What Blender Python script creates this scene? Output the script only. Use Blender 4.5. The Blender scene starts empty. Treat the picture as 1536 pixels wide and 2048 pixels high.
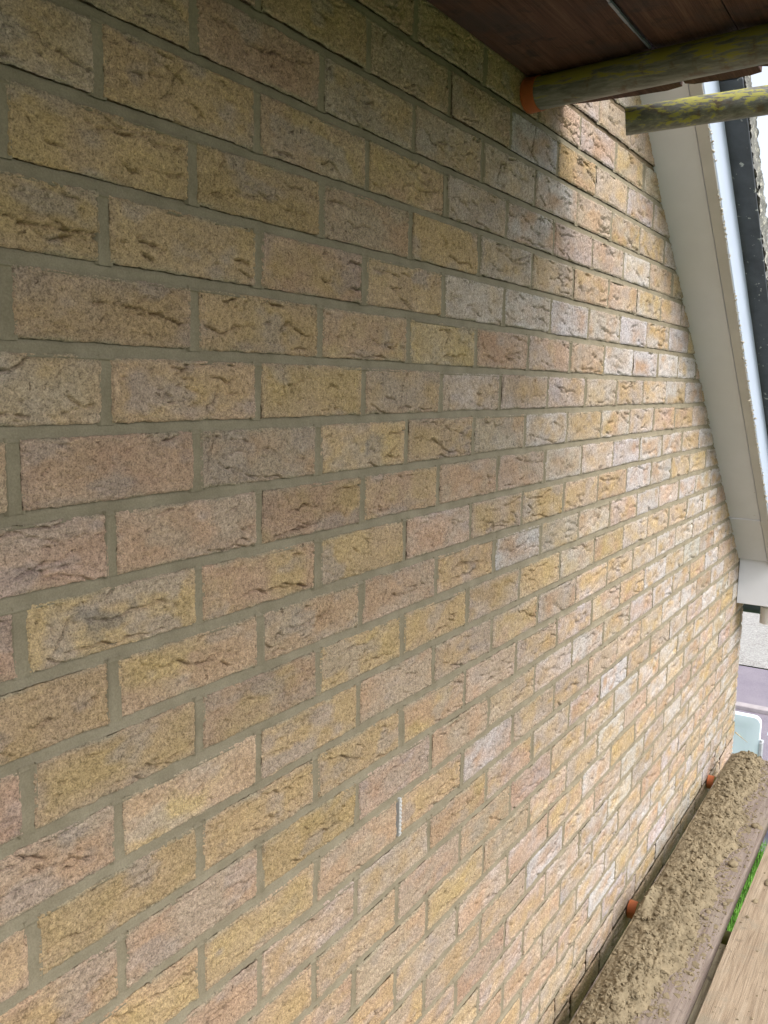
import bpy, math, random
import numpy as np
from mathutils import Vector, Matrix

random.seed(7)
S = bpy.context.scene
COL = S.collection

# ------------------------------------------------------------------ camera
cam_d = bpy.data.cameras.new('camera')
cam = bpy.data.objects.new('camera', cam_d)
COL.objects.link(cam)
cam_d.sensor_fit = 'VERTICAL'
cam_d.sensor_height = 36.0
FPX = 1804.586
cam_d.lens = FPX / 2048 * 36.0
cam_d.clip_start = 0.02
cam_d.clip_end = 800
CAM = np.array([-0.49724545, -0.68378403, 0.01234509])
def _rot(w):
    w = np.array(w); th = np.linalg.norm(w); k = w / th
    K = np.array([[0, -k[2], k[1]], [k[2], 0, -k[0]], [-k[1], k[0], 0]])
    return np.eye(3) + np.sin(th) * K + (1 - np.cos(th)) * K @ K
R0 = _rot([0.13933049, -1.01509365, -0.05526635])           # rows: right, down, forward in (x, -z, y)
def _b(v): return Vector((v[0], v[2], -v[1]))
rx, dn, fw = _b(R0[0]), _b(R0[1]), _b(R0[2])
cam.matrix_world = Matrix(((rx.x, -dn.x, -fw.x, CAM[0]), (rx.y, -dn.y, -fw.y, CAM[1]), (rx.z, -dn.z, -fw.z, CAM[2]), (0, 0, 0, 1)))
S.camera = cam
def project(X, Y, Z):
    q = np.stack([X - CAM[0], -(Z - CAM[2]), Y - CAM[1]], -1) @ R0.T
    d = np.maximum(q[..., 2], 0.05)
    return 768 + FPX * q[..., 0] / d, 1024 + FPX * q[..., 1] / d, q[..., 2]

# ------------------------------------------------------------------ light: a bright overcast day
SUN_EL, SUN_AZ = math.radians(50), math.radians(188)        # azimuth clockwise from +y
W = bpy.data.worlds.new('World'); S.world = W; W.use_nodes = True
wn = W.node_tree; bg = wn.nodes['Background']
sky = wn.nodes.new('ShaderNodeTexSky'); sky.sky_type = 'NISHITA'; sky.sun_disc = False
sky.sun_elevation = SUN_EL; sky.sun_rotation = SUN_AZ
sky.dust_density = 4.0; sky.air_density = 1.0; sky.ozone_density = 1.0
hs = wn.nodes.new('ShaderNodeHueSaturation'); hs.inputs['Saturation'].default_value = 0.40
wn.links.new(sky.outputs[0], hs.inputs['Color']); wn.links.new(hs.outputs[0], bg.inputs['Color'])
bg.inputs['Strength'].default_value = 0.15
sd = bpy.data.lights.new('sun', 'SUN'); sd.energy = 0.52; sd.angle = math.radians(25); sd.color = (1.0, 0.95, 0.88)
sun = bpy.data.objects.new('sun', sd); COL.objects.link(sun)
ldir = Vector((math.sin(SUN_AZ) * math.cos(SUN_EL), math.cos(SUN_AZ) * math.cos(SUN_EL), math.sin(SUN_EL)))
sun.rotation_euler = (-ldir).to_track_quat('-Z', 'Y').to_euler()
S.view_settings.view_transform = 'Standard'; S.view_settings.look = 'None'
S.view_settings.gamma = 1.0; S.view_settings.use_curve_mapping = False
S.view_settings.exposure = 1.20
S.render.engine = 'CYCLES'
S.cycles.max_bounces = 8; S.cycles.diffuse_bounces = 5

# ------------------------------------------------------------------ helpers
def link(o, parent=None):
    COL.objects.link(o)
    if parent: o.parent = parent
    return o
def tag(o, label=None, cat=None, group=None, kind=None):
    if label: o['label'] = label
    if cat: o['category'] = cat
    if group: o['group'] = group
    if kind: o['kind'] = kind
    return o
def empty(name, loc=(0, 0, 0)):
    o = bpy.data.objects.new(name, None); o.location = loc; o.empty_display_size = .1
    return link(o)
def mesh_np(name, V, F, mat, parent=None, origin=None, colors=None, smooth=False):
    """V (n,3) in world space; F quads (m,4) int, or a list of faces; origin in world space."""
    V = np.asarray(V, dtype=np.float32)
    me = bpy.data.meshes.new(name)
    if isinstance(F, np.ndarray):
        nf, k = F.shape
        tot = np.full(nf, k, np.int32); flat = F.ravel().astype(np.int32)
    else:
        tot = np.array([len(f) for f in F], np.int32); flat = np.array([i for f in F for i in f], np.int32); nf = len(F)
    o = np.zeros(3, np.float32) if origin is None else np.asarray(origin, np.float32)
    po = np.array(parent.location, np.float32) if parent is not None else np.zeros(3, np.float32)
    me.vertices.add(len(V)); me.vertices.foreach_set('co', (V - o).ravel())
    me.loops.add(len(flat)); me.loops.foreach_set('vertex_index', flat)
    me.polygons.add(nf)
    st = np.zeros(nf, np.int32); st[1:] = np.cumsum(tot)[:-1]
    me.polygons.foreach_set('loop_start', st); me.polygons.foreach_set('loop_total', tot)
    me.polygons.foreach_set('use_smooth', np.full(nf, smooth))
    if colors is not None:
        a = me.attributes.new('Col', 'FLOAT_COLOR', 'POINT')
        c = np.ones((len(V), 4), np.float32); c[:, :colors.shape[1]] = colors
        a.data.foreach_set('color', c.ravel())
    me.update(calc_edges=True)
    me.materials.append(mat)
    ob = bpy.data.objects.new(name, me); ob.location = Vector((o - po).tolist())
    return link(ob, parent)
class MB:
    def __init__(s): s.v = []; s.f = []
    def add(s, v, f):
        n = len(s.v); s.v += [tuple(p) for p in v]; s.f += [tuple(i + n for i in q) for q in f]
    def box(s, x0, x1, y0, y1, z0, z1, T=None, bev=0.0):
        b = bev
        if b <= 0:
            v = [(x, y, z) for x in (x0, x1) for y in (y0, y1) for z in (z0, z1)]
            f = [(0, 1, 3, 2), (4, 6, 7, 5), (0, 4, 5, 1), (2, 3, 7, 6), (0, 2, 6, 4), (1, 5, 7, 3)]
        else:
            v = []; idx = {}
            for ix, x in enumerate((x0, x1)):
                for iy, y in enumerate((y0, y1)):
                    for iz, z in enumerate((z0, z1)):
                        sx, sy, sz = (b if ix == 0 else -b), (b if iy == 0 else -b), (b if iz == 0 else -b)
                        idx[ix, iy, iz] = len(v)
                        v += [(x, y + sy, z + sz), (x + sx, y, z + sz), (x + sx, y + sy, z)]
            f = []
            g = lambda a, k: idx[a] + k
            for ix in (0, 1): f.append([g((ix, 0, 0), 0), g((ix, 0, 1), 0), g((ix, 1, 1), 0), g((ix, 1, 0), 0)])
            for iy in (0, 1): f.append([g((0, iy, 0), 1), g((0, iy, 1), 1), g((1, iy, 1), 1), g((1, iy, 0), 1)])
            for iz in (0, 1): f.append([g((0, 0, iz), 2), g((0, 1, iz), 2), g((1, 1, iz), 2), g((1, 0, iz), 2)])
            for iy in (0, 1):
                for iz in (0, 1): f.append([g((0, iy, iz), 1), g((1, iy, iz), 1), g((1, iy, iz), 2), g((0, iy, iz), 2)])
            for ix in (0, 1):
                for iz in (0, 1): f.append([g((ix, 0, iz), 0), g((ix, 1, iz), 0), g((ix, 1, iz), 2), g((ix, 0, iz), 2)])
            for ix in (0, 1):
                for iy in (0, 1): f.append([g((ix, iy, 0), 0), g((ix, iy, 1), 0), g((ix, iy, 1), 1), g((ix, iy, 0), 1)])
            for k in idx: f.append([g(k, 0), g(k, 1), g(k, 2)])
        if T: v = [T(p) for p in v]
        s.add(v, f); return s
    def tube(s, a, b, r, n=32, r_in=None, rings=1):
        a, b = Vector(a), Vector(b); d = (b - a).normalized(); u = d.orthogonal().normalized(); w = d.cross(u)
        v = []; f = []
        for k in range(rings + 1):
            p = a.lerp(b, k / rings)
            v += [p + r * (math.cos(t) * u + math.sin(t) * w) for t in (2 * math.pi * i / n for i in range(n))]
        for k in range(rings):
            f += [(k * n + i, k * n + (i + 1) % n, (k + 1) * n + (i + 1) % n, (k + 1) * n + i) for i in range(n)]
        if r_in:
            m = len(v)
            for p in (a, b): v += [p + r_in * (math.cos(t) * u + math.sin(t) * w) for t in (2 * math.pi * i / n for i in range(n))]
            e = rings * n
            for i in range(n):
                j = (i + 1) % n
                f += [(m + i, m + j, m + n + j, m + n + i), (i, j, m + j, m + i), (e + i, e + j, m + n + j, m + n + i)]
        else:
            f += [tuple(range(n)), tuple(range(rings * n, rings * n + n))]
        s.add(v, f); return s
    def build(s, name, mat, parent=None, origin=None, smooth=False):
        ob = mesh_np(name, np.array([tuple(p) for p in s.v]), s.f, mat, parent, origin, smooth=smooth)
        import bmesh
        bm = bmesh.new(); bm.from_mesh(ob.data); bmesh.ops.recalc_face_normals(bm, faces=bm.faces)
        if smooth:
            for e in bm.edges:
                if len(e.link_faces) == 2 and e.calc_face_angle(0) > .6: e.smooth = False
        bm.to_mesh(ob.data); bm.free()
        return ob

def _hash(ix, iy, seed):
    h = (ix.astype(np.int64) * 374761393 + iy.astype(np.int64) * 668265263 + int(seed) * 1442695041) & 0xffffffff
    h = ((h ^ (h >> 13)) * 1274126177) & 0xffffffff
    h = ((h ^ (h >> 16)) * 2246822519) & 0xffffffff
    return ((h ^ (h >> 15)) & 0xffffff) / float(0xffffff)
def vn(x, y, seed=0):
    x = np.asarray(x, float); y = np.asarray(y, float)
    x0 = np.floor(x); y0 = np.floor(y); fx = x - x0; fy = y - y0
    fx = fx * fx * (3 - 2 * fx); fy = fy * fy * (3 - 2 * fy)
    a = _hash(x0, y0, seed); b = _hash(x0 + 1, y0, seed); c = _hash(x0, y0 + 1, seed); d = _hash(x0 + 1, y0 + 1, seed)
    return ((a * (1 - fx) + b * fx) * (1 - fy) + (c * (1 - fx) + d * fx) * fy) * 2 - 1
def fbm(x, y, seed=0, o=4):
    s = 0; a = 1; t = 0
    for k in range(o):
        s = s + a * vn(x * 2 ** k + 17.3 * k, y * 2 ** k - 9.1 * k, seed + k); t += a; a *= .5
    return s / t
def grid_faces(nu, nv, off=0):
    i = np.arange(nu - 1)[:, None] * nv + np.arange(nv - 1)[None, :] + off
    return np.stack([i, i + 1, i + nv + 1, i + nv], -1).reshape(-1, 4)

# ------------------------------------------------------------------ material helpers
class M:
    def __init__(s, name, rough=.9, spec=.3):
        s.m = bpy.data.materials.new(name); s.m.use_nodes = True; s.t = s.m.node_tree
        s.b = s.t.nodes['Principled BSDF']; s.b.inputs['Roughness'].default_value = rough
        s.b.inputs['Specular IOR Level'].default_value = spec
    def n(s, typ, **kw):
        nd = s.t.nodes.new(typ)
        for k, v in kw.items(): setattr(nd, k, v)
        return nd
    def l(s, a, b): s.t.links.new(a, b)
    def pos(s, scale=(1, 1, 1), obj=False):
        mp = s.n('ShaderNodeMapping'); mp.inputs['Scale'].default_value = scale
        if obj: s.l(s.n('ShaderNodeTexCoord').outputs['Object'], mp.inputs[0])
        else: s.l(s.n('ShaderNodeNewGeometry').outputs['Position'], mp.inputs[0])
        return mp.outputs[0]
    def noise(s, vec, scale, detail=4, rough=.55, dist=0):
        nd = s.n('ShaderNodeTexNoise'); nd.inputs['Scale'].default_value = scale; nd.inputs['Detail'].default_value = detail
        nd.inputs['Roughness'].default_value = rough; nd.inputs['Distortion'].default_value = dist
        s.l(vec, nd.inputs['Vector']); return nd.outputs[0]
    def ramp(s, fac, stops):
        nd = s.n('ShaderNodeValToRGB'); cr = nd.color_ramp
        while len(cr.elements) < len(stops): cr.elements.new(.5)
        for e, (p, c) in zip(cr.elements, stops):
            e.position = p; e.color = (c[0], c[1], c[2], 1) if hasattr(c, '__len__') else (c, c, c, 1)
        s.l(fac, nd.inputs[0]); return nd.outputs[0]
    def mix(s, fac, a, b, mode='MIX'):
        nd = s.n('ShaderNodeMix', data_type='RGBA', blend_type=mode)
        for v, i in ((fac, 0), (a, 6), (b, 7)):
            if isinstance(v, (int, float)): nd.inputs[i].default_value = v
            elif isinstance(v, tuple): nd.inputs[i].default_value = (*v, 1)
            else: s.l(v, nd.inputs[i])
        return nd.outputs[2]
    def col(s, c):
        if isinstance(c, tuple): s.b.inputs['Base Color'].default_value = (*c, 1)
        else: s.l(c, s.b.inputs['Base Color'])
    def bump(s, h, strength, dist, prev=None):
        nd = s.n('ShaderNodeBump'); nd.inputs['Strength'].default_value = strength; nd.inputs['Distance'].default_value = dist
        s.l(h, nd.inputs['Height'])
        if prev: s.l(prev, nd.inputs['Normal'])
        s.l(nd.outputs[0], s.b.inputs['Normal']); return nd.outputs[0]

def m_brick():
    m = M('brick_clay', .93, .18)
    a = m.n('ShaderNodeAttribute', attribute_name='Col')
    p = m.pos()
    g = m.noise(p, 520, 3, .7)
    g2 = m.noise(p, 160, 4, .7)
    c = m.mix(1.0, a.outputs['Color'], m.ramp(g, [(.28, .42), (.5, .98), (.74, 1.42)]), 'MULTIPLY')
    c = m.mix(1.0, c, m.ramp(g2, [(.3, .66), (.5, 1.0), (.7, 1.26)]), 'MULTIPLY')
    pit = m.ramp(m.noise(p, 95, 2, .5, .6), [(.70, 0.0), (.745, 1.0)])
    c = m.mix(pit, c, m.mix(1.0, c, (.45, .42, .40), 'MULTIPLY'))
    m.col(c)
    q = m.bump(g2, 1.0, .0016)
    m.bump(g, 1.0, .0011, q)
    return m.m
def m_mortar(name, c0, c1, raked=False):
    m = M(name, .85 if not raked else .95, .25)
    p = m.pos()
    n1 = m.noise(p, 22, 5, .6); n2 = m.noise(p, 500, 3, .7)
    c = m.ramp(n1, [(.25, c0), (.75, c1)])
    c = m.mix(1.0, c, m.ramp(n2, [(.3, .84), (.7, 1.14)]), 'MULTIPLY')
    m.col(c)
    q = m.bump(m.noise(m.pos((1, 1, 3)), 60, 4, .6), .35, .002)
    m.bump(n2, .35 if not raked else .9, .0006, q)
    return m.m
def m_wood(name, c0, c1, c2, smear=None, seedoff=0.0, dark=None):
    m = M(name, .8, .25)
    mp = m.n('ShaderNodeMapping'); mp.inputs['Location'].default_value = (seedoff, seedoff * .7, 0)
    mp.inputs['Scale'].default_value = (1.3, 26, 26)
    m.l(m.n('ShaderNodeNewGeometry').outputs['Position'], mp.inputs[0])
    g = m.noise(mp.outputs[0], 3.0, 6, .62, .9)
    mp2 = m.n('ShaderNodeMapping'); mp2.inputs['Scale'].default_value = (6, 330, 330); mp2.inputs['Location'].default_value = (seedoff, 0, 0)
    m.l(m.n('ShaderNodeNewGeometry').outputs['Position'], mp2.inputs[0])
    f = m.noise(mp2.outputs[0], 1.6, 4, .6, .4)
    c = m.ramp(g, [(.3, c0), (.5, c1), (.72, c2)])
    c = m.mix(1.0, c, m.ramp(f, [(.28, .66), (.5, 1.0), (.75, 1.16)]), 'MULTIPLY')
    p = m.pos()
    big = m.noise(p, 7, 5, .6, .3)
    if smear:
        c = m.mix(m.ramp(big, [(.50, 0.0), (.62, .7)]), c, smear)
    if dark:
        c = m.mix(m.ramp(m.noise(p, 23, 4, .6), [(.58, 0.0), (.70, .75)]), c, dark)
    c = m.mix(m.ramp(m.noise(p, 38, 5, .7, .5), [(.60, 0.0), (.66, .55)]), c, tuple(v * .55 for v in c1))
    m.col(c)
    q = m.bump(f, .9, .0018); m.bump(m.noise(p, 260, 3, .6), .25, .0006, q)
    return m.m
def m_tube(name, yel, cover, seedoff, obj_axis):
    """scaffold steel under worn yellow paint; flakes stretched along the tube"""
    m = M(name, .5, .45)
    tc = m.n('ShaderNodeNewGeometry').outputs['Position']
    mp = m.n('ShaderNodeMapping'); mp.inputs['Scale'].default_value = obj_axis; mp.inputs['Location'].default_value = (seedoff,) * 3
    m.l(tc, mp.inputs[0])
    big = m.noise(mp.outputs[0], 16, 6, .66, .4)
    fine = m.noise(mp.outputs[0], 90, 4, .7, .3)
    steel = m.ramp(fine, [(.3, (.10, .105, .095)), (.5, (.19, .195, .18)), (.7, (.30, .305, .29))])
    steel = m.mix(m.ramp(m.noise(tc, 35, 4, .6), [(.55, 0.0), (.68, .7)]), steel, (.13, .075, .035))
    mask = m.n('ShaderNodeMath', operation='ADD'); m.l(big, mask.inputs[0])
    k = m.n('ShaderNodeMath', operation='MULTIPLY'); m.l(fine, k.inputs[0]); k.inputs[1].default_value = .85; m.l(k.outputs[0], mask.inputs[1])
    sep = m.n('ShaderNodeSeparateXYZ'); m.l(m.n('ShaderNodeNewGeometry').outputs['Normal'], sep.inputs[0])
    k2 = m.n('ShaderNodeMath', operation='MULTIPLY_ADD'); m.l(sep.outputs[2], k2.inputs[0]); k2.inputs[1].default_value = .10; m.l(mask.outputs[0], k2.inputs[2])
    mk = m.ramp(k2.outputs[0], [(cover - .02, 0.0), (cover + .03, .75), (cover + .12, 1.0)])
    c = m.mix(mk, steel, m.mix(fine, tuple(v * .75 for v in yel), yel))
    m.col(c)
    m.l(m.ramp(mk, [(0, .42), (1, .6)]), m.b.inputs['Roughness'])
    m.bump(mask.outputs[0], .5, .0015)
    return m.m
def m_plain(name, c, rough=.5, spec=.4, var=.06, scale=9, bump=0.0, speck=None):
    m = M(name, rough, spec); p = m.pos()
    n1 = m.noise(p, scale, 5, .6)
    cc = m.mix(1.0, c, m.ramp(n1, [(.25, 1 - var), (.75, 1 + var)]), 'MULTIPLY')
    if speck:
        k, sc, th = speck
        cc = m.mix(m.ramp(m.noise(p, sc, 3, .6, .3), [(th, 0.0), (th + .05, 1.0)]), cc, k)
    m.col(cc)
    if bump: m.bump(m.noise(p, scale * 12, 4, .65), .6, bump)
    return m.m

MAT_BRICK = m_brick()
MAT_MORTAR = m_mortar('mortar_pointed', (.185, .158, .106), (.282, .246, .174))
MAT_RAKED = m_mortar('mortar_raked', (.15, .11, .07), (.24, .18, .115), True)
MAT_DROP = m_plain('dropped_mortar', (.215, .175, .112), .95, .15, .34, 30, .002, ((.30, .27, .19), 160, .66))

# ------------------------------------------------------------------ setting: ground
GZ = -3.60
def sheet(name, x0, x1, y0, y1, z, mat):
    v = np.array([(x0, y0, z), (x1, y0, z), (x1, y1, z), (x0, y1, z)])
    o = mesh_np(name, v, np.array([[0, 1, 2, 3]]), mat); return tag(o, kind='structure')
m = M('lawn_soil', .95, .1); p = m.pos(); m.col(m.ramp(m.noise(p, 4, 6, .65), [(.3, (.035, .055, .018)), (.7, (.075, .12, .03))])); m.bump(m.noise(p, 60, 4), .6, .02)
sheet('ground', -300, 300, -300, 300, GZ - .02, m.m)
sheet('lawn', -6, 6.75, -6, 8, GZ, m.m)
m = M('tarmac_purple', .9, .25); p = m.pos()
c = m.ramp(m.noise(p, 190, 3, .7), [(.3, (.13, .115, .14)), (.55, (.24, .21, .25)), (.75, (.42, .38, .42))])
m.col(m.mix(m.ramp(m.noise(p, 3, 5, .6), [(.35, 0.0), (.7, .35)]), c, (.33, .30, .32))); m.bump(m.noise(p, 190, 3, .7), .7, .004)
sheet('path', 6.76, 11.8, -8, 12, GZ + .004, m.m)
m = M('gravel_pale', .9, .2); p = m.pos()
vo = m.n('ShaderNodeTexVoronoi'); vo.inputs['Scale'].default_value = 60; m.l(p, vo.inputs['Vector'])
c = m.ramp(vo.outputs['Color'], [(.1, (.34, .32, .30)), (.5, (.56, .54, .50)), (.9, (.78, .76, .72))])
c = m.mix(1.0, c, m.ramp(vo.outputs['Distance'], [(0, 1.08), (.55, .62)]), 'MULTIPLY')
m.col(m.mix(m.ramp(m.noise(p, 2.2, 5), [(.4, 0.0), (.7, .5)]), c, (.46, .46, .44)))
m.bump(vo.outputs['Distance'], .8, .02)
sheet('driveway', 11.84, 26, -12, 16, GZ + .008, m.m)
concrete = m_plain('kerb_concrete', (.40, .36, .36), .9, .2, .15, 14, .002)
kb = MB()
ky = -8.0
kerb = empty('kerb', (10.1, 0, GZ)); tag(kerb, kind='structure')
kmesh = None
for i in range(22):
    if kmesh is None:
        kmesh = MB().box(10.04, 10.17, -.455, .455, GZ, GZ + .055, bev=.008).build('kerb_stone', concrete, kerb, (10.1, 0, GZ)); o = kmesh
    else:
        o = kmesh.copy(); COL.objects.link(o); o.parent = kerb
    o.location = (0, ky + .4575 + i * .915 + .003 * i, 0)

# grass blades (visible only through the slot between the boards)
rng = np.random.default_rng(3)
n = 26000
gx = rng.uniform(2.6, 6.9, n); gy = rng.uniform(-.5, 1.2, n)
h = rng.uniform(.04, .11, n); a = rng.uniform(0, 6.28, n); wd = rng.uniform(.003, .006, n); ln = rng.uniform(.01, .05, n); b = rng.uniform(0, 6.28, n)
V = np.stack([np.stack([gx - wd * np.cos(a), gy - wd * np.sin(a), np.full(n, GZ)], 1),
              np.stack([gx + wd * np.cos(a), gy + wd * np.sin(a), np.full(n, GZ)], 1),
              np.stack([gx + ln * np.cos(b), gy + ln * np.sin(b), GZ + h], 1)], 1).reshape(-1, 3)
m = M('grass_blades', .6, .3); p = m.pos(); m.col(m.ramp(m.noise(p, 9, 4, .7), [(.25, (.07, .16, .03)), (.5, (.15, .36, .05)), (.75, (.28, .50, .10))]))
tag(mesh_np('grass', V, np.arange(3 * n).reshape(-1, 3), m.m), 'bright green grass growing on the ground below the boards', 'grass', kind='stuff')

# ------------------------------------------------------------------ the brick wall
PX, PZ = .1125, .075
RA = np.array([1.73, .697]); RD = np.array([math.cos(math.radians(38.88)), -math.sin(math.radians(38.88))])
RN = np.array([-RD[1], RD[0]])
def roof_n(x, z): return (x - RA[0]) * RN[0] + (z - RA[1]) * RN[1]
def roof_z(x): return RA[1] + (x - RA[0]) * RD[1] / RD[0]
XC = 3.655
wall = empty('brick_wall', (1.6, 0, GZ))
tag(wall, 'buff and pink creased brick gable wall with grey pointed joints filling the picture', 'brick wall')
def jit(i, r, s): return float(_hash(np.array([i + 500]), np.array([r + 500]), s)[0]) * 2 - 1
def perp_x(i, r): return PX * i - (.0078 if i % 2 else 0) + .0020 * jit(i, r, 5)
def bed_z(k, x):      # centre line of the bed joint under course k
    return PZ * (k - .5) + .0016 * vn(np.asarray(x) * 2.1 + 31 * k, np.asarray(x) * 0 + k * 3.7, 77) + .0007 * vn(np.asarray(x) * 9 + 31 * k, np.asarray(x) * 0 + k, 78)

YEL = np.array([.418, .304, .156]); BUF = np.array([.412, .296, .168]); PNK = np.array([.405, .275, .185]); GRY = np.array([.365, .290, .218])
RED = np.array([.34, .205, .150]); WHT = np.array([.47, .452, .448]); ORG = np.array([.42, .300, .165]); DRK = np.array([.14, .13, .12])
TONE = {(0, -1): 'B', (0, 1): 'Y', (0, 3): 'Y', (0, 5): 'B', (0, 7): 'G', (0, 9): 'G', (0, 11): 'G', (0, 13): 'B', (0, 15): 'G',
        (-1, 0): 'R', (-1, 2): 'P', (-1, 4): 'YD', (-1, 6): 'Y', (-1, 8): 'P', (-1, 10): 'G', (-1, 12): 'G', (-1, 18): 'O', (-1, 20): 'O', (-1, -2): 'P',
        (-2, -1): 'P', (-2, 1): 'P', (-2, 3): 'YP', (-2, 5): 'O', (-2, 7): 'P', (-2, 9): 'P', (-2, 11): 'P', (-2, 13): 'G', (-2, 15): 'W', (-2, 17): 'W', (-2, 19): 'W',
        (-3, -2): 'R', (-3, 0): 'YD', (-3, 2): 'YP', (-3, 4): 'Y', (-3, 6): 'P', (-3, 8): 'Y', (-3, 10): 'Y', (-3, 12): 'Y', (-3, 14): 'Y', (-3, 16): 'W',
        (-4, -1): 'Y', (-4, 1): 'YP', (-4, 3): 'P', (-4, 5): 'P', (-4, 7): 'Y', (-4, 9): 'W',
        (-5, -2): 'R', (-5, 0): 'Y', (-5, 2): 'YP', (-5, 4): 'Y', (-5, 6): 'Y', (-5, 8): 'Y', (-6, -1): 'P', (-6, 1): 'YP', (-6, 3): 'Y',
        (-7, -2): 'Y', (-7, 0): 'Y', (-7, 2): 'Y', (-8, 1): 'P', (-9, 4): 'P', (-9, 6): 'Y', (-10, 7): 'YP', (1, -2): 'Y', (1, 0): 'B', (1, 2): 'Y', (1, 4): 'YP', (1, 6): 'Y', (1, 8): 'R', (1, 10): 'O', (1, 12): 'O', (1, 14): 'W', (1, 16): 'W', (1, 18): 'W',
        (2, -1): 'Y', (2, 1): 'Y', (2, 3): 'YP', (2, 5): 'Y', (2, 7): 'G', (2, 9): 'W', (2, 11): 'W', (2, 13): 'W', (2, 15): 'W',
        (3, 0): 'Y', (3, 2): 'Y', (3, 4): 'P', (3, 6): 'Y', (3, 8): 'G', (3, 10): 'O', (3, 12): 'O', (3, 14): 'O',
        (4, -1): 'G', (4, 1): 'Y', (4, 3): 'YP', (4, 5): 'YP', (4, 7): 'G', (4, 9): 'W', (4, 11): 'P', (5, 2): 'R', (5, 4): 'G', (5, 6): 'G', (5, 8): 'G', (5, 10): 'W', (5, 0): 'B', (6, 5): 'B', (6, 3): 'Y', (6, 9): 'W', (6, 11): 'O', (7, 10): 'O', (7, 12): 'O', (7, 14): 'O'}

def poly_dist(px, pz, pts):
    best = np.full(px.shape, 1e9); t_at = np.zeros(px.shape); sg = np.zeros(px.shape); n = len(pts) - 1
    for k in range(n):
        ax, az = pts[k]; bx, bz = pts[k + 1]; dx, dz = bx - ax, bz - az; L2 = dx * dx + dz * dz + 1e-12
        t = np.clip(((px - ax) * dx + (pz - az) * dz) / L2, 0, 1)
        ex = px - ax - t * dx; ez = pz - az - t * dz; d = np.hypot(ex, ez)
        mk = d < best; best = np.where(mk, d, best); t_at = np.where(mk, (k + t) / n, t_at); sg = np.where(mk, np.sign(dx * ez - dz * ex), sg)
    return best, t_at, sg

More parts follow.
